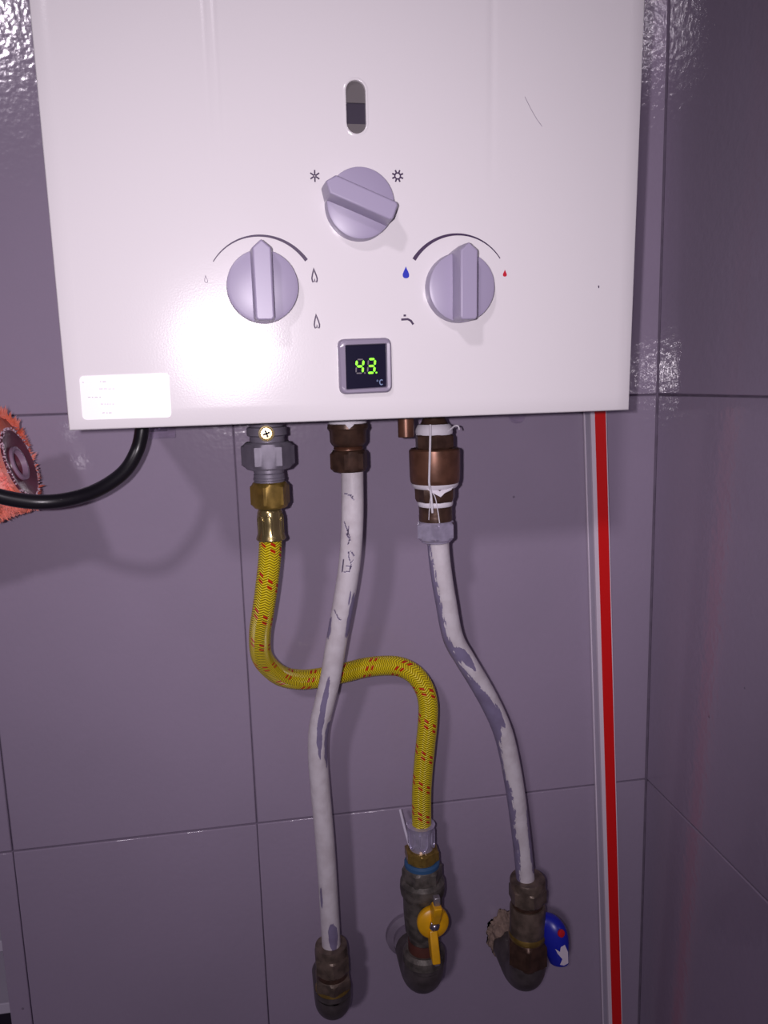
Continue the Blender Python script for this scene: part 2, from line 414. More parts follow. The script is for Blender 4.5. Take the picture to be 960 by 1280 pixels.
# arcs over the two lower knobs
def arc(pts, w0, w1):
    A, B, C = [Vector(hxz(*p)) for p in pts]
    ax, ay, bx, by, cx_, cy_ = A.x, A.y, B.x, B.y, C.x, C.y
    D_ = 2 * (ax*(by-cy_) + bx*(cy_-ay) + cx_*(ay-by))
    ux = ((ax*ax+ay*ay)*(by-cy_) + (bx*bx+by*by)*(cy_-ay) + (cx_*cx_+cy_*cy_)*(ay-by)) / D_
    uy = ((ax*ax+ay*ay)*(cx_-bx) + (bx*bx+by*by)*(ax-cx_) + (cx_*cx_+cy_*cy_)*(bx-ax)) / D_
    r = math.hypot(ax-ux, ay-uy); t0 = math.atan2(ay-uy, ax-ux); t1 = math.atan2(cy_-uy, cx_-ux)
    n = 48
    return stroke([(ux + r*math.cos(t0+(t1-t0)*k/n), uy + r*math.sin(t0+(t1-t0)*k/n)) for k in range(n+1)], [w0+(w1-w0)*(k/n)**1.3 for k in range(n+1)])
flat('arc_mark', arc([(266.5, 327), (325, 294.5), (383, 325.5)], 0.0005, 0.0021), M_print, heater)
flat('arc_mark', arc([(625, 323), (572, 293), (517.5, 324.5)], 0.0005, 0.0023), M_print, heater)
def flame_pts(cx, cz, w, h, lean=0.0):
    pts = []
    for t, x in ((0, 0.30), (0.10, 0.44), (0.26, 0.5), (0.5, 0.36), (0.75, 0.15), (1.0, 0.0)): pts.append((x, t))
    full = [(x, t) for x, t in pts] + [(-x * (0.9), t) for x, t in reversed(pts[:-1])]
    return [(cx + w * (x - lean * t), cz + h * (t - 0.5)) for x, t in full]
def px2(px, py, wpx, hpx):
    c = hxz(px, py); s = (HP(px + 10, py).x - HP(px - 10, py).x) / 20
    return c[0], c[1], wpx * s, hpx * s
x, z, w, h = px2(393, 344, 7, 17); fp = flame_pts(x, z, w, h, 0.1); flat('flame_icon', stroke(fp, 0.0008) + stroke([(x - w*.13, z - h*.48), (x - w*.01, z - h*.24), (x + w*.11, z - h*.48)], 0.0005), M_print, heater)
x, z, w, h = px2(396, 401.5, 7, 17.5); fp = flame_pts(x, z, w, h, 0.12); flat('flame_icon', stroke(fp, 0.0008) + stroke([(x - w*.13, z - h*.48), (x - w*.01, z - h*.24), (x + w*.11, z - h*.48)], 0.0005), M_print, heater)
x, z, w, h = px2(257.5, 348.5, 4, 9); fp = flame_pts(x, z, w, h, 0.1); flat('flame_icon', stroke(fp + [fp[0]], 0.0003), M_printg, heater)
def drop(cx, cz, w, h):
    p = [(0, .5), (.14, .3), (.34, .05), (.48, -.15), (.46, -.33), (.3, -.46), (0, -.5)]
    return [[(cx + x*w, cz + y*h) for x, y in p + [(-x, y) for x, y in reversed(p[1:-1])]]]
flat('drop_icon', drop(*px2(507.3, 340.5, 8.5, 14)), M_blue, heater)
flat('drop_icon', drop(*px2(631, 341.5, 5, 8)), M_redp, heater)
x, z, w, h = px2(509, 400, 15, 12)
flat('tap_icon', stroke([(x - .5*w, z + .05*h), (x + .05*w, z + .08*h), (x + .3*w, z - .08*h), (x + .5*w, z - .45*h)], 0.0013) + [[(x-.3*w, z+.35*h), (x-.1*w, z+.35*h), (x-.1*w, z+.55*h), (x-.3*w, z+.55*h)]], M_print, heater)
x, z, w, h = px2(393.5, 220, 13, 14); pl = []
for k in range(6):
    a = PI / 2 + k * PI / 3; c_, s_ = math.cos(a), math.sin(a)
    pl += stroke([(x + c_*w*.06, z + s_*w*.06), (x + c_*w*.5, z + s_*h*.5)], 0.0008)
flat('snowflake_icon', pl, M_print, heater)
x, z, w, h = px2(497, 220, 14, 14); pl = stroke([(x + .25*w*math.cos(2*PI*k/20), z + .25*w*math.sin(2*PI*k/20)) for k in range(21)], 0.0008)
for k in range(8):
    a = PI / 8 + k * PI / 4; c_, s_ = math.cos(a), math.sin(a)
    pl += stroke([(x + c_*w*.3, z + s_*w*.3), (x + c_*w*.52, z + s_*w*.52)], 0.0009)
flat('sun_icon', pl, M_print, heater)
# sticker
c4 = [hxz(99, 470), hxz(211, 466), hxz(214.5, 521.5), (hxz(103.5, 525))]
def rounded(c, r, n=6):
    out = []
    N = len(c)
    for i in range(N):
        p = Vector(c[i]); a = (Vector(c[i-1]) - p).normalized() * r; b = (Vector(c[(i+1) % N]) - p).normalized() * r
        for k in range(n + 1):
            t = k / n; out.append(tuple((p + a) * (1-t)**2 + p * 2*t*(1-t) + (p + b) * t*t))
    return out
st = flat('sticker', [rounded(c4, 0.0028)], M_sticker, heater, off=0.0003, t=0.0003)
pl = []
for (x0, x1, y, wd_) in ((125, 134, 477, .0005), (124, 143, 486, .0004), (110, 126, 496.5, .0005), (126, 143, 505, .0004), (128, 140, 516, .0005), (103, 105, 478, .0005)):
    x = x0
    while x < x1:
        e = min(x1, x + random.uniform(1.5, 5)); pl += stroke([hxz(x, y), hxz(e, y - 0.1)], wd_); x = e + random.uniform(1, 2.2)
flat('faded_print', pl, M_faint, st, off=0.0005)
# tiny scratch and chip on the cover
flat('scratch', stroke([hxz(656, 121), hxz(664, 137), hxz(671, 149), hxz(677.5, 158)], 0.00022), M_printg, heater, off=0.0001, t=0.0001)
flat('chip', [[hxz(747.5, 357), hxz(749, 357), hxz(749, 360), hxz(747.7, 360)]], M_print, heater, off=0.0001, t=0.0001)
# display
bz = rounded([hxz(421, 424), hxz(487.5, 422), hxz(489, 490), hxz(424, 493)], 0.0045)
scn = [hxz(431, 432), hxz(481, 430), hxz(481.8, 483), hxz(432.5, 486)]
def scaled(p, c, s): return [(c[0] + (x - c[0]) * s, c[1] + (z - c[1]) * s) for x, z in p]
cc = (sum(p[0] for p in bz) / len(bz), sum(p[1] for p in bz) / len(bz))
bm = bmesh.new(); rings = []
inner = []
n = len(bz)
for i, p in enumerate(bz):               # inner rim: matching points on the screen's own outline
    q = rounded(scn, 0.0008)[i]; inner.append(q)
for pts_, y in ((bz, 0.0001), (bz, -0.003), (scaled(bz, cc, .975), -0.0046), (scaled(bz, cc, .93), -0.0052), (scaled(inner, cc, 1.04), -0.0050), (inner, -0.0040), (inner, -0.0005)):
    rings.append([bm.verts.new((x, y, z)) for x, z in pts_])
for A, B in zip(rings, rings[1:]):
    for q in range(n): bm.faces.new((A[q], A[(q+1) % n], B[(q+1) % n], B[q]))
bm.faces.new(rings[-1])
bez = obj('display_bezel', bm, M_bezel, heater, smooth=True, angle=40)
flat('screen', [scn], M_screen, bez, off=0.0034, t=0.001)
def digit(cx, cy, lit):
    x, z, w, h = px2(cx, cy, 8.2, 16.5); sl = 0.10
    P = lambda a, b: (x + a*w*.5 + b*h*.5*sl, z + b*h*.5)
    g = .12
    segs = {'a': (P(-1+g, 1), P(1-g, 1)), 'b': (P(1, 1-g), P(1, g)), 'c': (P(1, -g), P(1, -1+g)), 'd': (P(-1+g, -1), P(1-g, -1)), 'e': (P(-1, -g), P(-1, -1+g)), 'f': (P(-1, 1-g), P(-1, g)), 'g': (P(-1+g, 0), P(1-g, 0))}
    for k, (a, b) in segs.items():
        on = k in lit
        a = Vector(a); b = Vector(b); d = (b - a).normalized(); nn = Vector((-d.y, d.x)); ww = (0.0013 if on else 0.0008) / 2
        poly = [tuple(a), tuple(a + d*ww + nn*ww), tuple(b - d*ww + nn*ww), tuple(b), tuple(b - d*ww - nn*ww), tuple(a + d*ww - nn*ww)]
        flat('lit_segment' if on else 'unlit_segment', [poly], M_lit if on else M_unlit, bez, off=0.0037, t=0.0002)
digit(448.6, 457.8, 'fgbc'); digit(463, 457.3, 'abcdg')
for (a, b, mt) in ((455, 466, M_unlit), (469.3, 465.5, M_lit)):
    x, z, w, h = px2(a, b, 1.8, 1.8); flat('decimal_point', [[(x-w/2, z-h/2), (x+w/2, z-h/2), (x+w/2, z+h/2), (x-w/2, z+h/2)]], mt, bez, off=0.0037)
x, z, w, h = px2(475.5, 477.5, 4.2, 6)
pl = stroke([(x + w*.5*math.cos(a), z + h*.5*math.sin(a)) for a in [math.radians(45 + 270*k/12) for k in range(13)]], 0.0006)
x2, z2, w2, h2 = px2(470.6, 475.6, 1.8, 1.8)
pl += stroke([(x2 + w2*.5*math.cos(2*PI*k/8), z2 + w2*.5*math.sin(2*PI*k/8)) for k in range(9)], 0.0003)
flat('degree_mark', pl, M_degc, bez, off=0.0037)

# ------------------------------------------------------------------ fittings
def zat(px, py, d): return S(px, py, d).z
class Stack:
    """parts turned on one vertical axis"""
    def __init__(s, root, px, py, d):
        p = S(px, py, d); s.x, s.y, s.d, s.px, s.root = p.x, -d, d, px, root
        s.o = root.location
    def z(s, py):                       # height of the picture row on this axis
        px = s.px
        for _ in range(4):
            p = S(px, py, s.d); c = R @ (Vector((s.x, s.y, p.z)) - CAM); px = 480 + F * c.x / c.z
            s.cx = px; 
        # refine row
        return S(px, py, s.d).z
    def r(s, w, py):
        s.z(py); return wid(w, s.cx, py, s.d) / 2
    def M(s): return Matrix.Translation((s.x - s.o.x, s.y - s.o.y, -s.o.z))
    def rnd(s, name, m, prof, parent=None, n=40, **k):   # prof: (width px, row px)
        bm = bmesh.new(); lathe(bm, [(s.r(w, py), s.z(py)) for w, py in prof], n, s.M())
        return obj(name, bm, m, parent or s.root, smooth=True, angle=35, **k)
    def hex(s, name, m, w, y0, y1, rot=0.0, parent=None, sides=6):
        bm = bmesh.new(); hexnut(bm, s.r(w, (y0 + y1) / 2), s.z(y1), s.z(y0), s.M(), rot, sides=sides)
        return obj(name, bm, m, parent or s.root, smooth=True, angle=20)
DT = 0.105
# gas union under the heater
t = thing('gas_union', 'grey zinc gas inlet union with a brass test screw under the heater, far left fitting', 'pipe fitting', S(334, 560, DT))
s = Stack(t, 334.5, 560, DT)
s.rnd('body', M_zinc, [(42, 505), (42, 533), (44, 534), (44, 552)])
s.rnd('collar', M_zinc, [(44, 533), (50, 534), (50.5, 543.5), (44, 545)])
s.hex('union_nut', M_zinc, 67, 552, 585.5, rot=PI/6 + PI/6)
s.rnd('threaded_neck', M_zinc, [(37, 585), (38, 590), (36.5, 591), (38.5, 592), (38.5, 596), (40, 597), (40, 599), (38, 600), (38, 603)])
s.hex('brass_nut', M_brass, 50, 602, 634, rot=math.radians(10))
scp = S(333, 542, DT + s.r(50, 540) + 0.001) - t.location
bm = bmesh.new(); Ms = axisM(scp + Vector((0, 0.006, 0)), (0, -1, 0))
rr = 0.0060
lathe(bm, [(rr, 0), (rr, 0.0055), (rr*.96, 0.0063), (rr*.80, 0.0065), (rr*.74, 0.0055), (rr*.70, 0.0052), (rr*.68, 0.0060), (rr*.1, 0.0061)], 36, Ms)
scw = obj('test_screw', bm, M_screw, t, smooth=True, angle=30)
bm = bmesh.new()
for a in (20, 110):
    c_, s_ = math.cos(math.radians(a)), math.sin(math.radians(a)); l, w = rr*.48, rr*.11
    p = [(l*c_ - w*s_, l*s_ + w*c_), (-l*c_ - w*s_, -l*s_ + w*c_), (-l*c_ + w*s_, -l*s_ - w*c_), (l*c_ + w*s_, l*s_ - w*c_)]
    f0 = [bm.verts.new(Ms @ Vector((x, y, 0.0064))) for x, y in p]; f1 = [bm.verts.new(Ms @ Vector((x, y, 0.0058))) for x, y in p]
    bm.faces.new(f0)
    for k in range(4): bm.faces.new((f0[k], f0[(k+1) % 4], f1[(k+1) % 4], f1[k]))
obj('cross_slot', bm, M_dark, scw)

# ------------------------------------------------------------------ yellow hose
def hose_material():
    m = bpy.data.materials.new('yellow_braid'); m.use_nodes = True
    nt = m.node_tree; b = nt.nodes['Principled BSDF']; L = nt.links.new
    uv = nt.nodes.new('ShaderNodeUVMap'); sx = nt.nodes.new('ShaderNodeSeparateXYZ'); L(uv.outputs['UV'], sx.inputs[0])
    def mth(op, a, b_=None, c=None):
        n = nt.nodes.new('ShaderNodeMath'); n.operation = op
        for i, v in enumerate((a, b_, c)):
            if v is None: continue
            if isinstance(v, (int, float)): n.inputs[i].default_value = v
            else: L(v, n.inputs[i])
        return n.outputs[0]
    U, V = sx.outputs[0], sx.outputs[1]
    N = 7; pitch = 0.0290
    vp = mth('MULTIPLY', V, 1 / pitch)
    A = mth('MULTIPLY', mth('ADD', U, vp), N); B = mth('MULTIPLY', mth('SUBTRACT', U, vp), N)
    par = mth('MODULO', mth('FLOOR', mth('ADD', mth('ADD', A, B), 2000)), 2)   # which family is on top
    fa = mth('ABSOLUTE', mth('SINE', mth('MULTIPLY', A, PI * 2))); fb = mth('ABSOLUTE', mth('SINE', mth('MULTIPLY', B, PI * 2)))
    h = mth('ADD', mth('MULTIPLY', fa, par), mth('MULTIPLY', fb, mth('SUBTRACT', 1, par)))
    idx = mth('MODULO', mth('ADD', mth('MULTIPLY', A, 2), 1400), N * 2)
    red = mth('ADD', mth('COMPARE', idx, 2.5, 0.55), mth('COMPARE', idx, 4.9, 0.55))
    redm = mth('MULTIPLY', red, par)
    nz = nt.nodes.new('ShaderNodeTexNoise'); nz.inputs['Scale'].default_value = 400
    rp = nt.nodes.new('ShaderNodeValToRGB'); rp.color_ramp.elements[0].color = (*lin((178, 150, 6)), 1); rp.color_ramp.elements[1].color = (*lin((236, 216, 34)), 1)
    rp.color_ramp.elements[0].position = 0.2; rp.color_ramp.elements[1].position = 0.9
    L(h, rp.inputs['Fac'])
    mx = nt.nodes.new('ShaderNodeMix'); mx.data_type = 'RGBA'; L(redm, mx.inputs['Factor']); L(rp.outputs['Color'], mx.inputs['A']); mx.inputs['B'].default_value = (*lin((212, 50, 16)), 1)
    L(mx.outputs['Result'], b.inputs['Base Color'])
    b.inputs['Roughness'].default_value = 0.28
    bp = nt.nodes.new('ShaderNodeBump'); bp.inputs['Distance'].default_value = 0.0009; L(h, bp.inputs['Height']); L(bp.outputs['Normal'], b.inputs['Normal'])
    return m
M_hose = hose_material()
hs = thing('gas_hose', 'yellow braided gas hose with red flecks, running behind the middle pipe to the yellow valve', 'hose', S(337, 672, DT))
hp = [(338.5, 668, .105), (337, 700, .104), (333, 736, .102), (329, 764, .098), (325, 792, .088), (326.5, 818, .074), (337, 834, .060), (354, 846, .047), (377, 849.5, .038), (401, 847, .034), (430, 841, .034), (456, 834.5, .036), (480, 832, .040), (500, 833.5, .046), (518, 843, .053), (530, 860, .058), (535, 880, .061), (534.5, 905, .063), (532, 930, .063), (529, 961, .063), (527, 992, .063), (527, 1036, .063)]
path = smooth_path([S(*p) - hs.location for p in hp], 0.0015)
bm = bmesh.new(); sweep(bm, path, 0.00885, 40); hose = obj('braided_sleeve', bm, M_hose, hs, smooth=True, angle=70)
s = Stack(hs, 338, 655, DT)
fer = s.rnd('ferrule', M_ferrule, [(20, 631), (28, 635), (31.5, 640), (32, 655), (32.5, 665), (36, 670), (37.5, 673), (35, 674.5)], n=48)
bm = bmesh.new()                         # pressed U-shaped crimp on the ferrule
for ang in (-100, -20, 60, 150, 220):
    a = math.radians(ang); r0 = s.r(32, 655); o_ = Vector((s.x, s.y, 0)) - hs.location; o_.z = 0
    pp = []
    for (da, yy) in ((-.26, 668), (-.26, 650), (-.2, 645), (0, 642.5), (.2, 645), (.26, 650), (.26, 668)):
        pp.append(Vector((s.x - hs.location.x + r0*1.0*math.cos(a+da), s.y - hs.location.y + r0*1.0*math.sin(a+da), s.z(yy) - hs.location.z)))
    sweep(bm, smooth_path(pp, 0.0012), 0.0007, 8)
obj('crimp_ridge', bm, M_ferrule, fer, smooth=True, angle=70)
DV = 0.063
s2 = Stack(hs, 526.5, 1045, DV)
f2 = s2.rnd('ferrule', M_chrome, [(30, 1062), (28, 1057), (31, 1052), (32, 1040), (33, 1032), (34.5, 1030), (31, 1029.5)], n=48)
f2['label'] = 'chrome crimped lower ferrule'
bm = bmesh.new()
for ang in range(0, 360, 60):
    a = math.radians(ang - 90); r0 = s2.r(31.5, 1045)
    pp = [Vector((s2.x - hs.location.x + r0*math.cos(a+da), s2.y - hs.location.y + r0*math.sin(a+da), s2.z(yy) - hs.location.z)) for da, yy in ((-.3, 1036), (-.3, 1050), (0, 1056), (.3, 1050), (.3, 1036))]
    sweep(bm, smooth_path(pp, 0.0012), 0.0008, 8)
obj('crimp_ridge', bm, M_chrome, f2, smooth=True, angle=70)

# ------------------------------------------------------------------ painted copper pipes
def paint_material():
    m = bpy.data.materials.new('worn_white_paint'); m.use_nodes = True
    nt = m.node_tree; b = nt.nodes['Principled BSDF']; L = nt.links.new
    at = nt.nodes.new('ShaderNodeAttribute'); at.attribute_name = 'wear'
    r = nt.nodes.new('ShaderNodeValToRGB'); r.color_ramp.interpolation = 'LINEAR'
    e = r.color_ramp.elements; e[0].position = 0.47; e[0].color = (*lin((216, 210, 215)), 1); e[1].position = 0.53; e[1].color = (*lin((135, 126, 156)), 1)
    e2 = r.color_ramp.elements.new(0.88); e2.color = (*lin((135, 126, 156)), 1); e2 = r.color_ramp.elements.new(0.94); e2.color = (*lin((84, 76, 92)), 1)
    L(at.outputs['Fac'], r.inputs['Fac'])
    n = nt.nodes.new('ShaderNodeTexNoise'); n.inputs['Scale'].default_value = 90; n.inputs['Detail'].default_value = 5
    tc = nt.nodes.new('ShaderNodeTexCoord'); L(tc.outputs['Object'], n.inputs['Vector'])
    r2 = nt.nodes.new('ShaderNodeValToRGB'); r2.color_ramp.elements[0].position = .35; r2.color_ramp.elements[0].color = (.86, .84, .84, 1); r2.color_ramp.elements[1].position = .6; r2.color_ramp.elements[1].color = (1, 1, 1, 1)
    L(n.outputs['Fac'], r2.inputs['Fac'])
    mx = nt.nodes.new('ShaderNodeMix'); mx.data_type = 'RGBA'; mx.blend_type = 'MULTIPLY'; mx.inputs['Factor'].default_value = 1
    L(r.outputs['Color'], mx.inputs['A']); L(r2.outputs['Color'], mx.inputs['B']); L(mx.outputs['Result'], b.inputs['Base Color'])
    b.inputs['Roughness'].default_value = 0.42
    bp = nt.nodes.new('ShaderNodeBump'); bp.inputs['Distance'].default_value = 0.0003; bp.invert = True; L(at.outputs['Fac'], bp.inputs['Height']); L(bp.outputs['Normal'], b.inputs['Normal'])
    return m
M_paint = paint_material()
def pipe(root, pts, r, marks):
    """marks: f(row px, u) -> wear; u is the sideways place on the pipe, -1 left edge .. +1 right edge, seen from the front"""
    path = smooth_path([S(*p) for p in pts], 0.0009)
    bm = bmesh.new(); n = 84; lay = bm.verts.layers.float.new('wear')
    rings, acc = sweep(bm, path, r, n)
    for i, p in enumerate(path):
        c = R @ (p - CAM); row = 640 + F * c.y / c.z
        tdir = (path[min(i+1, len(path)-1)] - path[max(i-1, 0)]).normalized()
        toc = (CAM - p); toc = (toc - tdir * toc.dot(tdir)).normalized(); side = tdir.cross(toc)
        if side.x < 0: side = -side
        for v in rings[i]:
            d = (v.co - p) / r; u = d.dot(side); fr = d.dot(toc)
            q = Vector((math.atan2(u, fr) * 1.6, row * 0.05, 3.1))
            w = marks(row, u, fr)
            if w < 1.9: w = min(w, 0.95) + 0.32 * noise.noise(q * 2.2) + 0.2 * noise.noise(Vector((q.x * 7, q.y * 2.5, 1))) + 0.16 * noise.noise(Vector((q.x * 16, q.y * 9, 4)))
            v[lay] = 1.0 if w > 1.45 else max(0, min(0.8, w))
    for v in bm.verts: v.co -= root.location
    return obj('pipe', bm, M_paint, root, smooth=True, angle=80)
def blob(row, u, cy, cu, ry, ru, tilt=0):
    a = (row - cy) / ry; b = (u - cu - tilt * (row - cy)) / ru
    return max(0, 1.25 - (a*a + b*b) * 0.75)
def line(row, u, y0, u0, y1, u1, w):     # pencil-thin scratch; w in pixels (13 px = radius)
    ax, ay, bx, by = u0 * 14, y0, u1 * 14, y1; px_, py_ = u * 14, row
    L2 = (bx-ax)**2 + (by-ay)**2; t = max(0, min(1, ((px_-ax)*(bx-ax) + (py_-ay)*(by-ay)) / L2))
    return 1.0 if math.hypot(px_ - ax - t*(bx-ax), py_ - ay - t*(by-ay)) < w else 0
def marks1(row, u, fr):
    if fr < -0.15: return 0
    w = 0
    w = max(w, blob(row, u, 890, 0.05, 50, 0.30, 0.004))
    w = max(w, blob(row, u, 925, 0.88, 32, 0.22))
    w = max(w, blob(row, u, 1164, 0.25, 17, 0.5))
    w = max(w, blob(row, u, 765, 0.85, 28, 0.22), blob(row, u, 742, 0.5, 10, 0.10) * .8)
    w = max(w, blob(row, u, 1118, -0.75, 14, .13) * .8, blob(row, u, 785, -0.9, 14, .18) * .9)
    for l in ((615, -.7, 618, .05), (618, -.2, 622, .1), (650, -.75, 668, -.15), (655, -.3, 665, -.4), (668, -.15, 677, -.3), (664, -.5, 672, -.05), (684, -.05, 690, .35), (686, -.2, 694, -.1), (694, -.1, 699, .1), (699, .1, 695, .3), (703, -.3, 703, .2), (711, -.4, 709, .1), (708, .1, 701, .15), (697, -.6, 712, -.6), (760, -.75, 768, -.2), (768, -.2, 769, 0)):
        w = max(w, 2 * line(row, u, *l, 0.7))
    return w
def marks2(row, u, fr):
    if fr < -0.15: return 0
    w = 0
    # flaked left flank from top to bottom, widening and narrowing
    e = -1.1
    for c, h_, g in ((720, 40, .45), (770, 30, .35), (800, 25, .45), (860, 30, .85), (890, 22, 1.15), (930, 30, .25), (985, 18, .6), (1010, 12, .5), (1045, 30, .5), (1085, 30, .35)):
        e += 0.95 * g * math.exp(-((row - c) / h_)**2)
    if u < e: w = 1
    elif u < e + 0.25: w = 0.55
    w = max(w, blob(row, u, 815, 0.10, 15, 0.45, 0.012), blob(row, u, 831, 0.3, 4, .15), blob(row, u, 826, .4, 4, .12))
    w = max(w, blob(row, u, 1050, 0.98, 40, 0.24), blob(row, u, 885, .1, 22, .35, .01) * .85)
    return w
p1 = [(440, 578, .105), (440.5, 610, .105), (440.5, 650, .104), (437.5, 700, .100), (430, 750, .094), (421, 800, .087), (412.5, 850, .078), (404, 885, .072), (398, 915, .067), (397.5, 950, .062), (401, 995, .058), (406, 1051, .056), (410, 1110, .055), (413.5, 1170, .055), (415, 1202, .055)]
t1 = thing('water_pipe', 'white-painted copper water pipe with scribbled marks, crossing in front of the yellow hose', 'pipe', S(440, 585, .1))
pipe(t1, p1, 0.0087, marks1)
p2 = [(547, 660, .105), (548.5, 690, .105), (552, 720, .104), (557, 750, .101), (566, 796, .095), (581, 824, .090), (598, 852, .085), (614, 881, .079), (626.5, 909, .074), (634.5, 937, .070), (642.5, 979, .066), (648.5, 1021, .064), (653.5, 1063, .062), (658, 1112, .062)]
t2 = thing('water_pipe', 'white-painted copper water pipe with flaking left side, coming down from the bronze coupling', 'pipe', S(548, 670, .1))
pipe(t2, p2, 0.0087, marks2)

# hot water outlet fitting
t = thing('outlet_fitting', 'dark brown brass compression fitting with torn white tape, under the heater above the middle pipe', 'pipe fitting', S(436, 560, DT))
s = Stack(t, 435.5, 560, DT)
s.rnd('body', M_brown, [(38, 505), (38, 528), (50, 530), (51, 535), (46, 539), (45, 552), (40, 556), (35, 558), (34, 561), (40, 564)])
s.hex('compression_nut', M_brown, 48, 562, 589, rot=math.radians(10))
s.rnd('thread_ring', M_bronze, [(35, 557.5), (37, 558.2), (35.5, 559), (37, 559.8), (35.5, 560.6), (36, 562)])
s.rnd('thread_tape', M_ptfe, [(40, 520), (46, 524), (48, 529), (44, 530)])['label'] = 'torn white thread tape'
bm = bmesh.new()                        # a loose flap of tape
r0 = s.r(51, 530)
fl = [(-.50, 523, 1.0), (-.1, 523, 1.05), (.35, 523, 1.05), (.1, 531, 1.1), (-.05, 535, 1.12), (-.15, 530, 1.08)]
vv = []
for f_, yy, k in fl: a = -PI/2 + f_ * 1.2; vv.append(bm.verts.new((s.x - t.location.x + r0*k*math.cos(a), s.y - t.location.y + r0*k*math.sin(a), s.z(yy) - t.location.z)))
bm.faces.new(vv); o_ = obj('tape_flap', bm, M_ptfe, t); sm = o_.modifiers.new('thick', 'SOLIDIFY'); sm.thickness = 0.0004

# drain stub
t = thing('drain_stub', 'short plain brass tube end under the heater, beside the bronze coupling', 'pipe stub', S(508, 530, .13))
s = Stack(t, 507.5, 535, .13)
s.rnd('tube', M_bronze, [(20, 505), (20, 545.5), (18.5, 546.5), (15, 546.5), (15, 530)], n=32)

# cold inlet coupling
t = thing('inlet_coupling', 'bronze check-valve coupling wound with white tape and stray string, above the right pipe', 'pipe fitting', S(544, 600, DT))
s = Stack(t, 543.5, 590, DT)
s.rnd('neck', M_brown, [(26, 505), (26, 520), (28, 524), (34, 530), (40, 533)])
s.rnd('tape_wrap', M_ptfe, [(38, 530), (42, 532), (45, 536), (46, 540), (44, 543)])
s.hex('hex_body', M_brown, 50, 541, 562, rot=math.radians(25))
s.rnd('barrel', M_bronze, [(58, 560), (62, 562), (62.5, 564), (62, 580), (61, 598), (59.5, 602), (56, 604)], n=56)
s.rnd('tape_wrap', M_ptfe, [(54, 602), (58, 603.5), (57, 606), (52, 609)])
s.rnd('lower_body', M_brown, [(50, 607), (51, 609), (50, 622), (46, 626)], n=8)
s.rnd('tape_wrap', M_ptfe, [(42, 625), (43.5, 627), (43, 630.5), (41, 632)])
s.rnd('neck', M_brown, [(40, 630), (41, 633), (40, 636), (41, 639), (40, 642), (41, 645), (40, 652)])
s.hex('chrome_nut', M_chrome, 50, 650.5, 674, rot=math.radians(15))
cn = sc.objects['chrome_nut']; cn.data.materials.append(M_brown)
for p in cn.data.polygons:
    if p.normal.x > 0.70: p.material_index = 1
s.rnd('nut_lip', M_chrome, [(36, 672), (36, 676.5), (33, 677.5)])
def strand(name, pts, rad, parent, m=M_ptfe):
    bm = bmesh.new()
    sweep(bm, smooth_path([S(*p) - parent.location for p in pts], 0.0012), rad, 8); return obj(name, bm, m, parent, smooth=True, angle=80)
fr = DT + s.r(62, 580)
strand('string', [(538, 531, DT+.0145), (538, 540, DT+.0165), (537.5, 560, fr+.0005), (537, 580, fr+.001), (536.5, 603, fr+.0008), (538, 612, DT+.018), (539.5, 625, DT+.0165), (540.5, 641, DT+.0150)], 0.0009, t)
strand('string', [(538, 612, DT+.018), (544, 622, DT+.016), (547, 637, DT+.0145), (549.5, 654, DT+.0160)], 0.0004, t)
strand('string', [(538.5, 618, DT+.0175), (537, 632, DT+.015), (536, 650, DT+.0155)], 0.0003, t)
strand('string', [(559, 540, DT+.012), (564, 536, DT+.010), (569, 532, DT+.008), (573, 533, DT+.008), (574, 537, DT+.008)], 0.0007, t)
bm = bmesh.new(); vv = []               # drooping triangle of tape below the barrel
r0 = s.r(57, 604)
for f_, yy, k in ((-.85, 603, 1.0), (.75, 603, 1.0), (.55, 610, .97), (.2, 613, .96), (0.02, 617.5, .96), (-.2, 614, .96), (-.5, 609, .98)):
    a = -PI/2 + f_; vv.append(bm.verts.new((s.x - t.location.x + r0*k*math.cos(a), s.y - t.location.y + r0*k*math.sin(a), s.z(yy) - t.location.z)))
bm.faces.new(vv); o_ = obj('tape_flap', bm, M_ptfe, t); sm = o_.modifiers.new('thick', 'SOLIDIFY'); sm.thickness = 0.0004

# ------------------------------------------------------------------ lower row: elbows and valves
def elbow(root, x, y, ztop, zbend, r, m, name='elbow'):
    """down the axis then round to the wall"""
    rb = abs(y) * 0.45
    pts = [Vector((x, y, ztop)), Vector((x, y, (ztop + zbend) / 2 + rb * .3))]
    rad = min(rb, abs(ztop - zbend)) * 1.0
    for k in range(0, 7):
        a = k / 6 * PI / 2; pts.append(Vector((x, y + rad * (1 - math.cos(a)), zbend + rad - rad * math.sin(a))))
    pts.append(Vector((x, -0.0006, zbend)))
    bm = bmesh.new(); sweep(bm, smooth_path([p - root.location for p in pts], 0.002), r, 40); return obj(name, bm, m, root, smooth=True, angle=60)
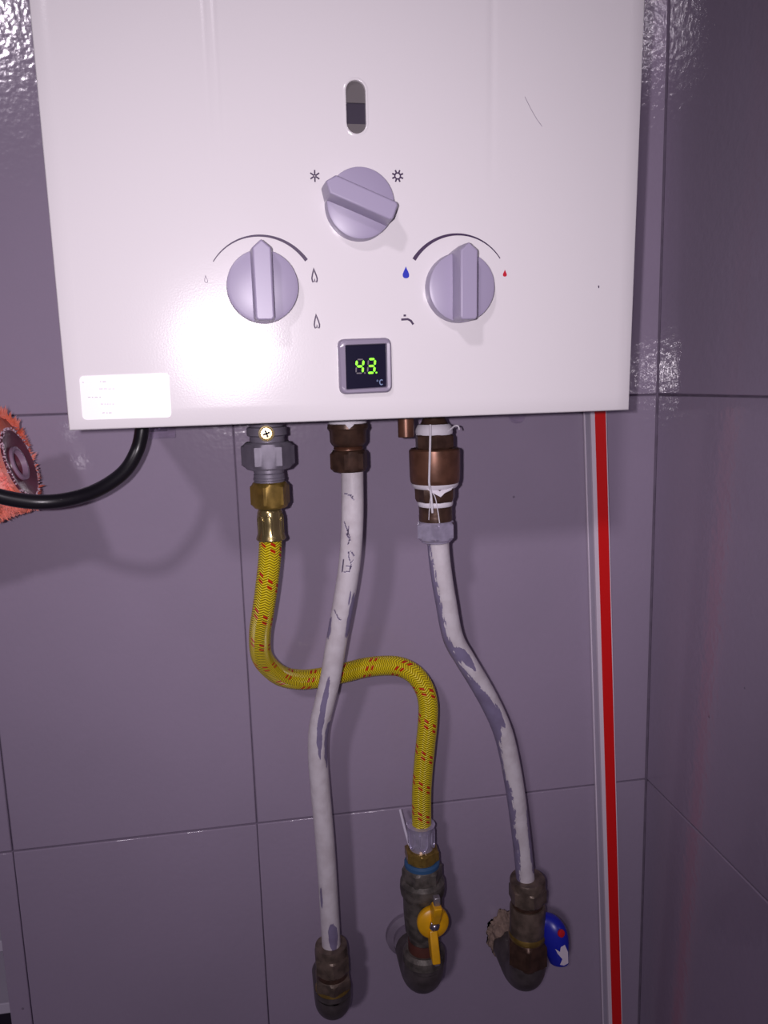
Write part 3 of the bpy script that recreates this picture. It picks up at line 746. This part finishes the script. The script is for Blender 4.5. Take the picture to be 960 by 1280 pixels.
# under the middle pipe
t = thing('pipe_elbow', 'dull brass elbow with a double nut where the middle pipe meets the wall', 'pipe fitting', S(414, 1220, .055))
s = Stack(t, 414.5, 1195, .055)
s.hex('compression_nut', M_old, 46, 1188, 1212, rot=math.radians(30))
s.rnd('collar', M_old, [(39, 1180), (41, 1186), (41, 1190)])
s.hex('hex_body', M_old, 47, 1216, 1232, rot=math.radians(30))
s.rnd('neck', M_brown, [(39, 1208), (39, 1222)])
s.rnd('bright_ring', M_brass, [(42, 1229), (44, 1232), (44, 1234), (42, 1236)])
elbow(t, s.x, s.y, s.z(1232), s.z(1268) + 0.003, s.r(45, 1240), M_elbow)
bm = bmesh.new(); lathe(bm, [(0.0165, 0), (0.0165, 0.012)], 32, axisM(Vector((s.x, -0.0145, s.z(1268) + 0.003)) - t.location, (0, 1, 0))); obj('wall_collar', bm, M_old, t, smooth=True)

# gas valve
t = thing('gas_valve', 'dirty brass gas valve with a yellow butterfly handle at the foot of the hose', 'valve', S(530, 1150, DV))
s = Stack(t, 527, 1060, DV)
s.hex('brass_nut', M_brass, 44, 1059, 1073, rot=math.radians(30))
s.rnd('thread_ring', M_brass, [(34, 1070), (36, 1076)])
s.rnd('gasket', M_tealg, [(38, 1074), (43, 1076), (43, 1080), (38, 1081)])
s.hex('hex_body', M_old2, 50, 1080, 1100, rot=math.radians(0))
s.rnd('body', M_old2, [(46, 1096), (54, 1100), (55, 1108), (53, 1114), (48, 1118), (47, 1140), (44, 1160), (36, 1168), (35, 1185)])
s.rnd('inner_ring', M_rust, [(37, 1172), (38, 1176), (38, 1184), (36, 1188)])['label'] = 'rust-red ring'
s.rnd('elbow_collar', M_old2, [(44, 1184), (51, 1188), (51, 1197), (46, 1200)])
elbow(t, s.x, s.y, s.z(1194), s.z(1232) + 0.001, s.r(49, 1210), M_elbow)
cen = S(541, 1152, DV + 0.024) - t.location
ax = Vector((0, -1, 0.10)).normalized(); Mh = axisM(cen, ax)
bm = bmesh.new(); lathe(bm, [(0.006, -0.016), (0.006, 0.0)], 24, Mh); obj('stem', bm, M_old, t, smooth=True)
rh = wid(39, 541, 1152, DV + 0.024) / 2
bm = bmesh.new(); lathe(bm, [(rh*.9, -0.004), (rh, -0.002), (rh, 0.002), (rh*.9, 0.0038), (rh*.45, 0.0055), (rh*.2, 0.0055)], 40, Mh); hd = obj('butterfly_handle', bm, M_yellow, t, smooth=True, angle=40)
def wing(sgn, ext, m, name, parent, tip0=0.0, tip1=1.0):
    # a fin standing in the Y-Z plane that flares away from the wall
    bm = bmesh.new(); tck = 0.0037
    zz = [0.25, 0.7, 1.0]
    prof = [(0.10, -0.003, 0.008), (0.45, -0.002, 0.013), (0.8, 0.003, 0.018), (1.0, 0.008, 0.0195)]
    L_ = ext
    A, B = [], []
    vs_ = []
    pts_ = [(z_, lo) for z_, lo, hi in prof] + [(z_, hi) for z_, lo, hi in reversed(prof)]
    pts_ = [(tip0 + (tip1 - tip0) * z_, y_) for z_, y_ in pts_]
    a = [bm.verts.new(cen + Vector((-tck + 0.0012 * sgn, -y_, sgn * L_ * z_))) for z_, y_ in pts_]
    b = [bm.verts.new(cen + Vector((tck + 0.0012 * sgn, -y_, sgn * L_ * z_))) for z_, y_ in pts_]
    bm.faces.new(a); bm.faces.new(b)
    for k in range(len(a)): bm.faces.new((a[k], a[(k+1) % len(a)], b[(k+1) % len(a)], b[k]))
    return obj(name, bm, m, parent, bevel=0.0012, seg=3, smooth=True)
wing(1, 0.026, M_yellow, 'wing', hd); wing(-1, 0.028, M_yellow, 'wing', hd)
bm = bmesh.new(); box(bm, (cen.x - 0.0016, cen.y - 0.0150, cen.z + 0.025), (cen.x + 0.0042, cen.y - 0.009, cen.z + 0.0335)); obj('bare_tip', bm, M_worn, hd, bevel=0.001, smooth=True)['label'] = 'bare worn metal tip of the upper wing'
bm = bmesh.new(); box(bm, (cen.x - 0.0030, cen.y - 0.0185, cen.z - 0.0305), (cen.x + 0.0018, cen.y - 0.010, cen.z - 0.0262)); obj('bare_tip', bm, M_worn, hd, bevel=0.001, smooth=True)
bm = bmesh.new(); hexnut(bm, 0.0048, 0.0055, 0.0085, Mh, 0.2); lathe(bm, [(0.0032, 0.0085), (0.0030, 0.0100), (0.0018, 0.0112), (0.0004, 0.0115)], 20, Mh); obj('centre_screw', bm, M_steel, hd, smooth=True, angle=35)
# wall flange behind the gas valve
bm = bmesh.new(); c_ = S(521, 1176, 0.0)
lathe(bm, [(0.024, 0), (0.0235, 0.004), (0.017, 0.007), (0.017, 0.012)], 40, axisM(Vector((s.x - 0.003, -0.0007, s.z(1232) + 0.008)) - t.location, (0, -1, 0))); obj('wall_flange', bm, M_paintgrey, t, smooth=True)
t_g = thing('plastic_sliver', 'thin clear plastic sliver sticking up beside the lower end of the hose', 'plastic strip', S(512, 1060, DV))
strand('sliver', [(513, 1060, DV-.004), (507, 1040, DV-.014), (500, 1012, DV-.028)], 0.0014, t_g, M_strip_g)

# water valve
t = thing('water_valve', 'old brass angle valve with a blue lever at the foot of the right pipe', 'valve', S(660, 1160, .062))
s = Stack(t, 659.5, 1115, .062)
s.rnd('collar', M_old, [(40, 1097), (42, 1099), (42, 1106)])
s.hex('compression_nut', M_old, 45, 1105, 1126, rot=math.radians(30))
s.rnd('neck', M_brown, [(36, 1122), (36, 1134)])
s.rnd('body', M_old, [(40, 1130), (42, 1133), (42, 1160), (43, 1164)])
s.rnd('bright_ring', M_brass, [(42, 1162), (44.5, 1164), (44.5, 1168), (42, 1170)])
s.hex('hex_body', M_brown, 50, 1168, 1203, rot=math.radians(15), sides=6)
elbow(t, s.x, s.y, s.z(1198), s.z(1230) + 0.001, s.r(44, 1205), M_elbow)
xs_ = s.x - t.location.x; hz = S(680, 1158, .062).z - t.location.z
bm = bmesh.new(); lathe(bm, [(0.0095, 0.0), (0.0095, 0.016), (0.007, 0.018), (0.007, 0.024)], 28, axisM(Vector((xs_ + 0.004, 0, hz)), (1, 0, 0))); obj('side_stem', bm, M_old, t, smooth=True)
hw = [(674, 1158, .064), (683, 1157, .066), (690, 1163, .070), (693.5, 1174, .073), (696, 1188, .075), (699, 1203, .075)]
bm = bmesh.new()
def hr(q): return 0.0112 + 0.0026 * math.sin(min(1, q * 1.4) * PI) - 0.0038 * max(0, q - .75) * 4 * .5 if 0.03 < q < 0.985 else 0.007
sweep(bm, smooth_path([S(*p) - t.location for p in hw], 0.0012), hr, 32, flat=0.7, front=Vector((0, -1, 0.2)))
lv = obj('blue_lever', bm, M_bluep, t, smooth=True, angle=50); lv['label'] = 'blue plastic lever'
# red dot and the bare patch where the blue is gone
c_ = S(702, 1167, .0835) - t.location
bm = bmesh.new(); lathe(bm, [(0.0036, -0.0014), (0.0034, 0.0004), (0.0020, 0.0009)], 16, axisM(c_, (0.25, -1, 0.3))); obj('red_dot', bm, M_redd, lv, smooth=True)
bm = bmesh.new(); poly = [(701, 1184), (706, 1181), (710, 1190), (710.5, 1204), (705, 1207), (700, 1206), (703, 1199), (697, 1192), (694, 1186), (700, 1190)]
a = [bm.verts.new(S(x, y, .0848) - t.location) for x, y in poly]; b = [bm.verts.new(S(x, y, .0800) - t.location) for x, y in poly]
bm.faces.new(a); bm.faces.new(b)
for k in range(len(a)): bm.faces.new((a[k], a[(k+1) % len(a)], b[(k+1) % len(a)], b[k]))
obj('bare_patch', bm, M_strip_w, lv)['label'] = 'pale worn patch on the lever end'
# mortar lump on the wall left of it
bm = bmesh.new(); bmesh.ops.create_icosphere(bm, subdivisions=5, radius=1)
c_ = S(630, 1166, 0.0)
for v in bm.verts:
    d = v.co.normalized(); k = 1 + 0.28 * noise.noise(d * 2.2) + 0.12 * noise.noise(d * 7) + .05 * noise.noise(d * 20)
    v.co = Vector((d.x * 0.0175 * k, min(0.0, d.y * 0.012 * k) - 0.0007, d.z * 0.026 * k))
mo = obj('mortar_patch', bm, M_mortar, smooth=True, angle=80); mo.location = (c_.x, 0, c_.z); tag(mo, 'rough beige lump of mortar on the wall behind the blue-levered valve', 'mortar')

# ------------------------------------------------------------------ power cable
cb = thing('power_cable', 'black rubber cable hanging from under the heater and leaving at the left', 'cable', S(177, 530, .115))
pts = [(178, 516, .112), (177, 540, .112), (171, 564, .112), (155, 590, .118), (125, 611, .128), (91, 623, .140), (56, 627.5, .148), (19, 624.5, .150), (-18, 615, .150), (-70, 595, .150)]
bm = bmesh.new(); cp = [S(*p) for p in pts]; q_ = cp[-1]; cp += [q_ + Vector((-0.06, 0, 0.02)), q_ + Vector((-0.13, 0.02, 0.05)), Vector((q_.x - 0.16, -0.06, q_.z + 0.07)), Vector((q_.x - 0.17, 0.0, q_.z + 0.075))]
sweep(bm, smooth_path([p - cb.location for p in cp], 0.003), 0.0051, 28); obj('cable_sheath', bm, M_cable, cb, smooth=True, angle=80)

# ------------------------------------------------------------------ red and white profile leaning on the wall
T0 = S(750, 515, 0.018); T1 = S(771, 1280, 0.018)
dirv = (T1 - T0).normalized(); k0 = (2.35 - T0.z) / dirv.z; k1 = (0.004 - T0.z) / dirv.z
Ptop = T0 + dirv * k0; Pbot = T0 + dirv * k1
pr = thing('red_strip', 'tall red-faced white plastic profile leaning on the wall right of the pipes', 'plastic profile', Pbot)
zv = (Ptop - Pbot).normalized(); xv = Vector((0, -1, 0)).cross(zv).normalized() * -1
if xv.x < 0: xv = -xv
yv = Vector((0, 1, 0))
Lp = (Ptop - Pbot).length
def prof_box(name, x0, x1, y0, y1, m, parent=pr):      # x across, y from the front face back to the wall
    bm = bmesh.new(); vv = []
    for zz in (0, Lp):
        for (x, y) in ((x0, y0), (x1, y0), (x1, y1), (x0, y1)): vv.append(bm.verts.new(xv * x + yv * y + zv * zz))
    for f in ((0,1,2,3),(4,5,6,7),(0,1,5,4),(1,2,6,5),(2,3,7,6),(3,0,4,7)): bm.faces.new([vv[i] for i in f])
    return obj(name, bm, m, parent)
w2 = wid(13, 750, 600, .018) / 2; e2 = w2 + 0.0012; e3 = w2 + 0.0040
prof_box('red_face', -w2, w2, -0.0006, 0.001, M_strip_red)
prof_box('front_flange', -e3, e2, 0.0, 0.0030, M_strip_w)
prof_box('web', -e3 + 0.0006, e2 - 0.0006, 0.0030, 0.0145, M_strip_g)
prof_box('back_flange', -e3 - 0.0002, e2, 0.0145, 0.0165, M_strip_w)

# ------------------------------------------------------------------ clear adhesive plates on the tiles
def plate(px0, px1, py0, py1, label):
    a, b = S(px0, py1, 0), S(px1, py0, 0)
    pz = thing('clear_wall_plate', label, 'wall plate', ((a.x + b.x) / 2, 0, (a.z + b.z) / 2))
    w, h = (b.x - a.x) / 2, (b.z - a.z) / 2
    bm = bmesh.new(); box(bm, (-w, -0.0028, -h), (w, -0.0007, h)); obj('plate', bm, M_clear, pz, bevel=0.0008, seg=3, smooth=True)
    bm = bmesh.new(); box(bm, (-w * .6, -0.0052, -h * .62), (w * .6, -0.0028, h * .9)); obj('raised_middle', bm, M_clear, pz, bevel=0.0012, seg=3, smooth=True)
plate(172, 217, 500, 549, 'clear plastic plate stuck on the tile behind the top of the black cable')
c_ = S(646, 518, 0)
pz = thing('suction_disc', 'clear round suction disc on the tile under the right part of the heater', 'suction disc', (c_.x, 0, c_.z))
bm = bmesh.new(); lathe(bm, [(0.0085, 0.0007), (0.0085, 0.0012), (0.006, 0.0030), (0.0045, 0.0032), (0.0035, 0.0022), (0.001, 0.0022)], 32, axisM(Vector((0, 0, 0)), (0, -1, 0))); obj('disc', bm, M_clear, pz, smooth=True, angle=40)

# ------------------------------------------------------------------ paint roller
n_ = Vector((0.95, -0.06, 0.26)).normalized(); rc = S(25, 579, 0.088)
rl = thing('paint_roller', 'orange-pink fluffy paint roller seen end-on at the left, behind the black cable', 'paint roller', rc)
MR = axisM(Vector((0, 0, 0)), n_)
def roll_prof(bm, prof, n=48): lathe(bm, prof, n, MR)
RC = 0.0262; RN = 0.039; LR = 0.14
def napr(a, zz):                         # the pile is worn flat on the side towards the heater
    d = (MR.to_3x3() @ Vector((math.cos(a), math.sin(a), 0)))
    k = max(0.0, min(1.0, 0.15 + 0.75 * abs(d.z) + (0.25 if d.z > 0 else 0.0) - 0.6 * max(0, d.x * 3 + .1) + (0.25 if d.y < 0 else 0)))
    return RC + 0.0015 + (RN - RC) * k
bm = bmesh.new(); lathe(bm, [(RC*.99, -0.001), (RC, 0.0), (RC*.97, 0.0006), (RC*.80, -0.0002), (RC*.50, -0.0020), (RC*.47, 0.0002), (RC*.40, 0.0004), (RC*.37, -0.006), (RC*.30, -0.016), (0.0005, -0.017)], 56, MR, cap=False)
cap = obj('end_cap', bm, M_cap, rl, smooth=True, angle=30)
bm = bmesh.new(); lathe(bm, [(RC*.50, -0.0012), (RC*.49, 0.0007), (RC*.40, 0.0008), (RC*.37, -0.003)], 48, MR, cap=False); obj('ring', bm, M_ring, cap, smooth=True, angle=60)
bm = bmesh.new(); lathe(bm, [(RC*.36, -0.012), (0.0005, -0.0125)], 32, MR, cap=False); obj('hub_hole', bm, M_core, cap)
bm = bmesh.new()                         # frayed white rim of the sleeve
for k in range(260):
    a = random.uniform(0, 2*PI); r0 = RC + random.uniform(-.0006, .0010)
    p = MR @ Vector((r0*math.cos(a), r0*math.sin(a), random.uniform(-.001, .0018)))
    M2 = Matrix.Translation(p) @ Matrix.Rotation(random.uniform(0, 3), 4, n_)
    bmesh.ops.create_icosphere(bm, subdivisions=1, radius=random.uniform(.0003, .0008), matrix=M2)
obj('frayed_rim', bm, M_fray, rl, smooth=True, angle=80)['kind'] = 'stuff'
bm = bmesh.new(); nn, mm = 160, 120
rg = []
for j in range(mm + 1):
    zz = -LR * j / mm - 0.0005; row = []
    for k in range(nn):
        a = 2*PI*k/nn
        q = Vector((math.cos(a) * 3, math.sin(a) * 3, zz * 90))
        r0 = RC + 0.0006 + (napr(a, zz) - RC - 0.001) * min(1, (j / 4)**.7) + (0.0030 * noise.noise(q) + 0.0018 * noise.noise(q * 3.1)) * min(1, j / 2)
        if j == mm: r0 = RC * .9
        row.append(bm.verts.new(MR @ Vector((r0*math.cos(a), r0*math.sin(a), zz))))
    rg.append(row)
for A, B in zip(rg, rg[1:]):
    for k in range(nn): bm.faces.new((A[k], A[(k+1) % nn], B[(k+1) % nn], B[k]))
bm.faces.new(rg[-1])
obj('nap_sleeve', bm, M_nap, rl, smooth=True, angle=70)
bm = bmesh.new()                         # clumped tufts of the nap
for k in range(9000):
    a = random.uniform(0, 2*PI); zz = -random.random()**1.5 * LR - 0.001
    # a matted clump stands out at the top of the near end and at its foot
    r0 = napr(a, zz) - 0.0022; ln = (0.35 + 0.65 * (napr(a, zz) - RC) / (RN - RC)) * random.uniform(.002, .0065) * (1.0 + 0.5 * noise.noise(Vector((math.cos(a)*4, math.sin(a)*4, zz*60))))
    cl = noise.noise(Vector((math.cos(a)*6, math.sin(a)*6, zz*120)))
    a2 = a + cl * .12; sw = random.uniform(-.003, .004) + cl * .004
    base = Vector((r0*math.cos(a), r0*math.sin(a), zz)); tip = Vector(((r0+ln)*math.cos(a2), (r0+ln)*math.sin(a2), zz + sw))
    sd = Vector((-math.sin(a), math.cos(a), 0)) * .0009; up = Vector((0, 0, .0009))
    b3 = [bm.verts.new(MR @ (base + sd)), bm.verts.new(MR @ (base - sd*.5 + up)), bm.verts.new(MR @ (base - sd*.5 - up))]; tp = bm.verts.new(MR @ tip)
    for i in range(3): bm.faces.new((b3[i], b3[(i+1) % 3], tp))
o_ = obj('nap_tufts', bm, M_nap, rl); o_['kind'] = 'stuff'
# wire frame that carries the roller, hooked to the wall out of sight
bm = bmesh.new()
e = MR @ Vector((0, 0, -LR - 0.01)); e2_ = MR @ Vector((0, 0, -LR - 0.035))
wp = [MR @ Vector((0, 0, -0.06)), e, e2_, e2_ + Vector((-0.01, 0, 0.04)), e2_ + Vector((0.0, 0, 0.12)), e2_ + Vector((0, 0.01, 0.16)), Vector((e2_.x, -rc.y, e2_.z + 0.18))]
sweep(bm, smooth_path(wp, 0.004), 0.0032, 14); obj('wire_frame', bm, M_wire, rl, smooth=True, angle=80)
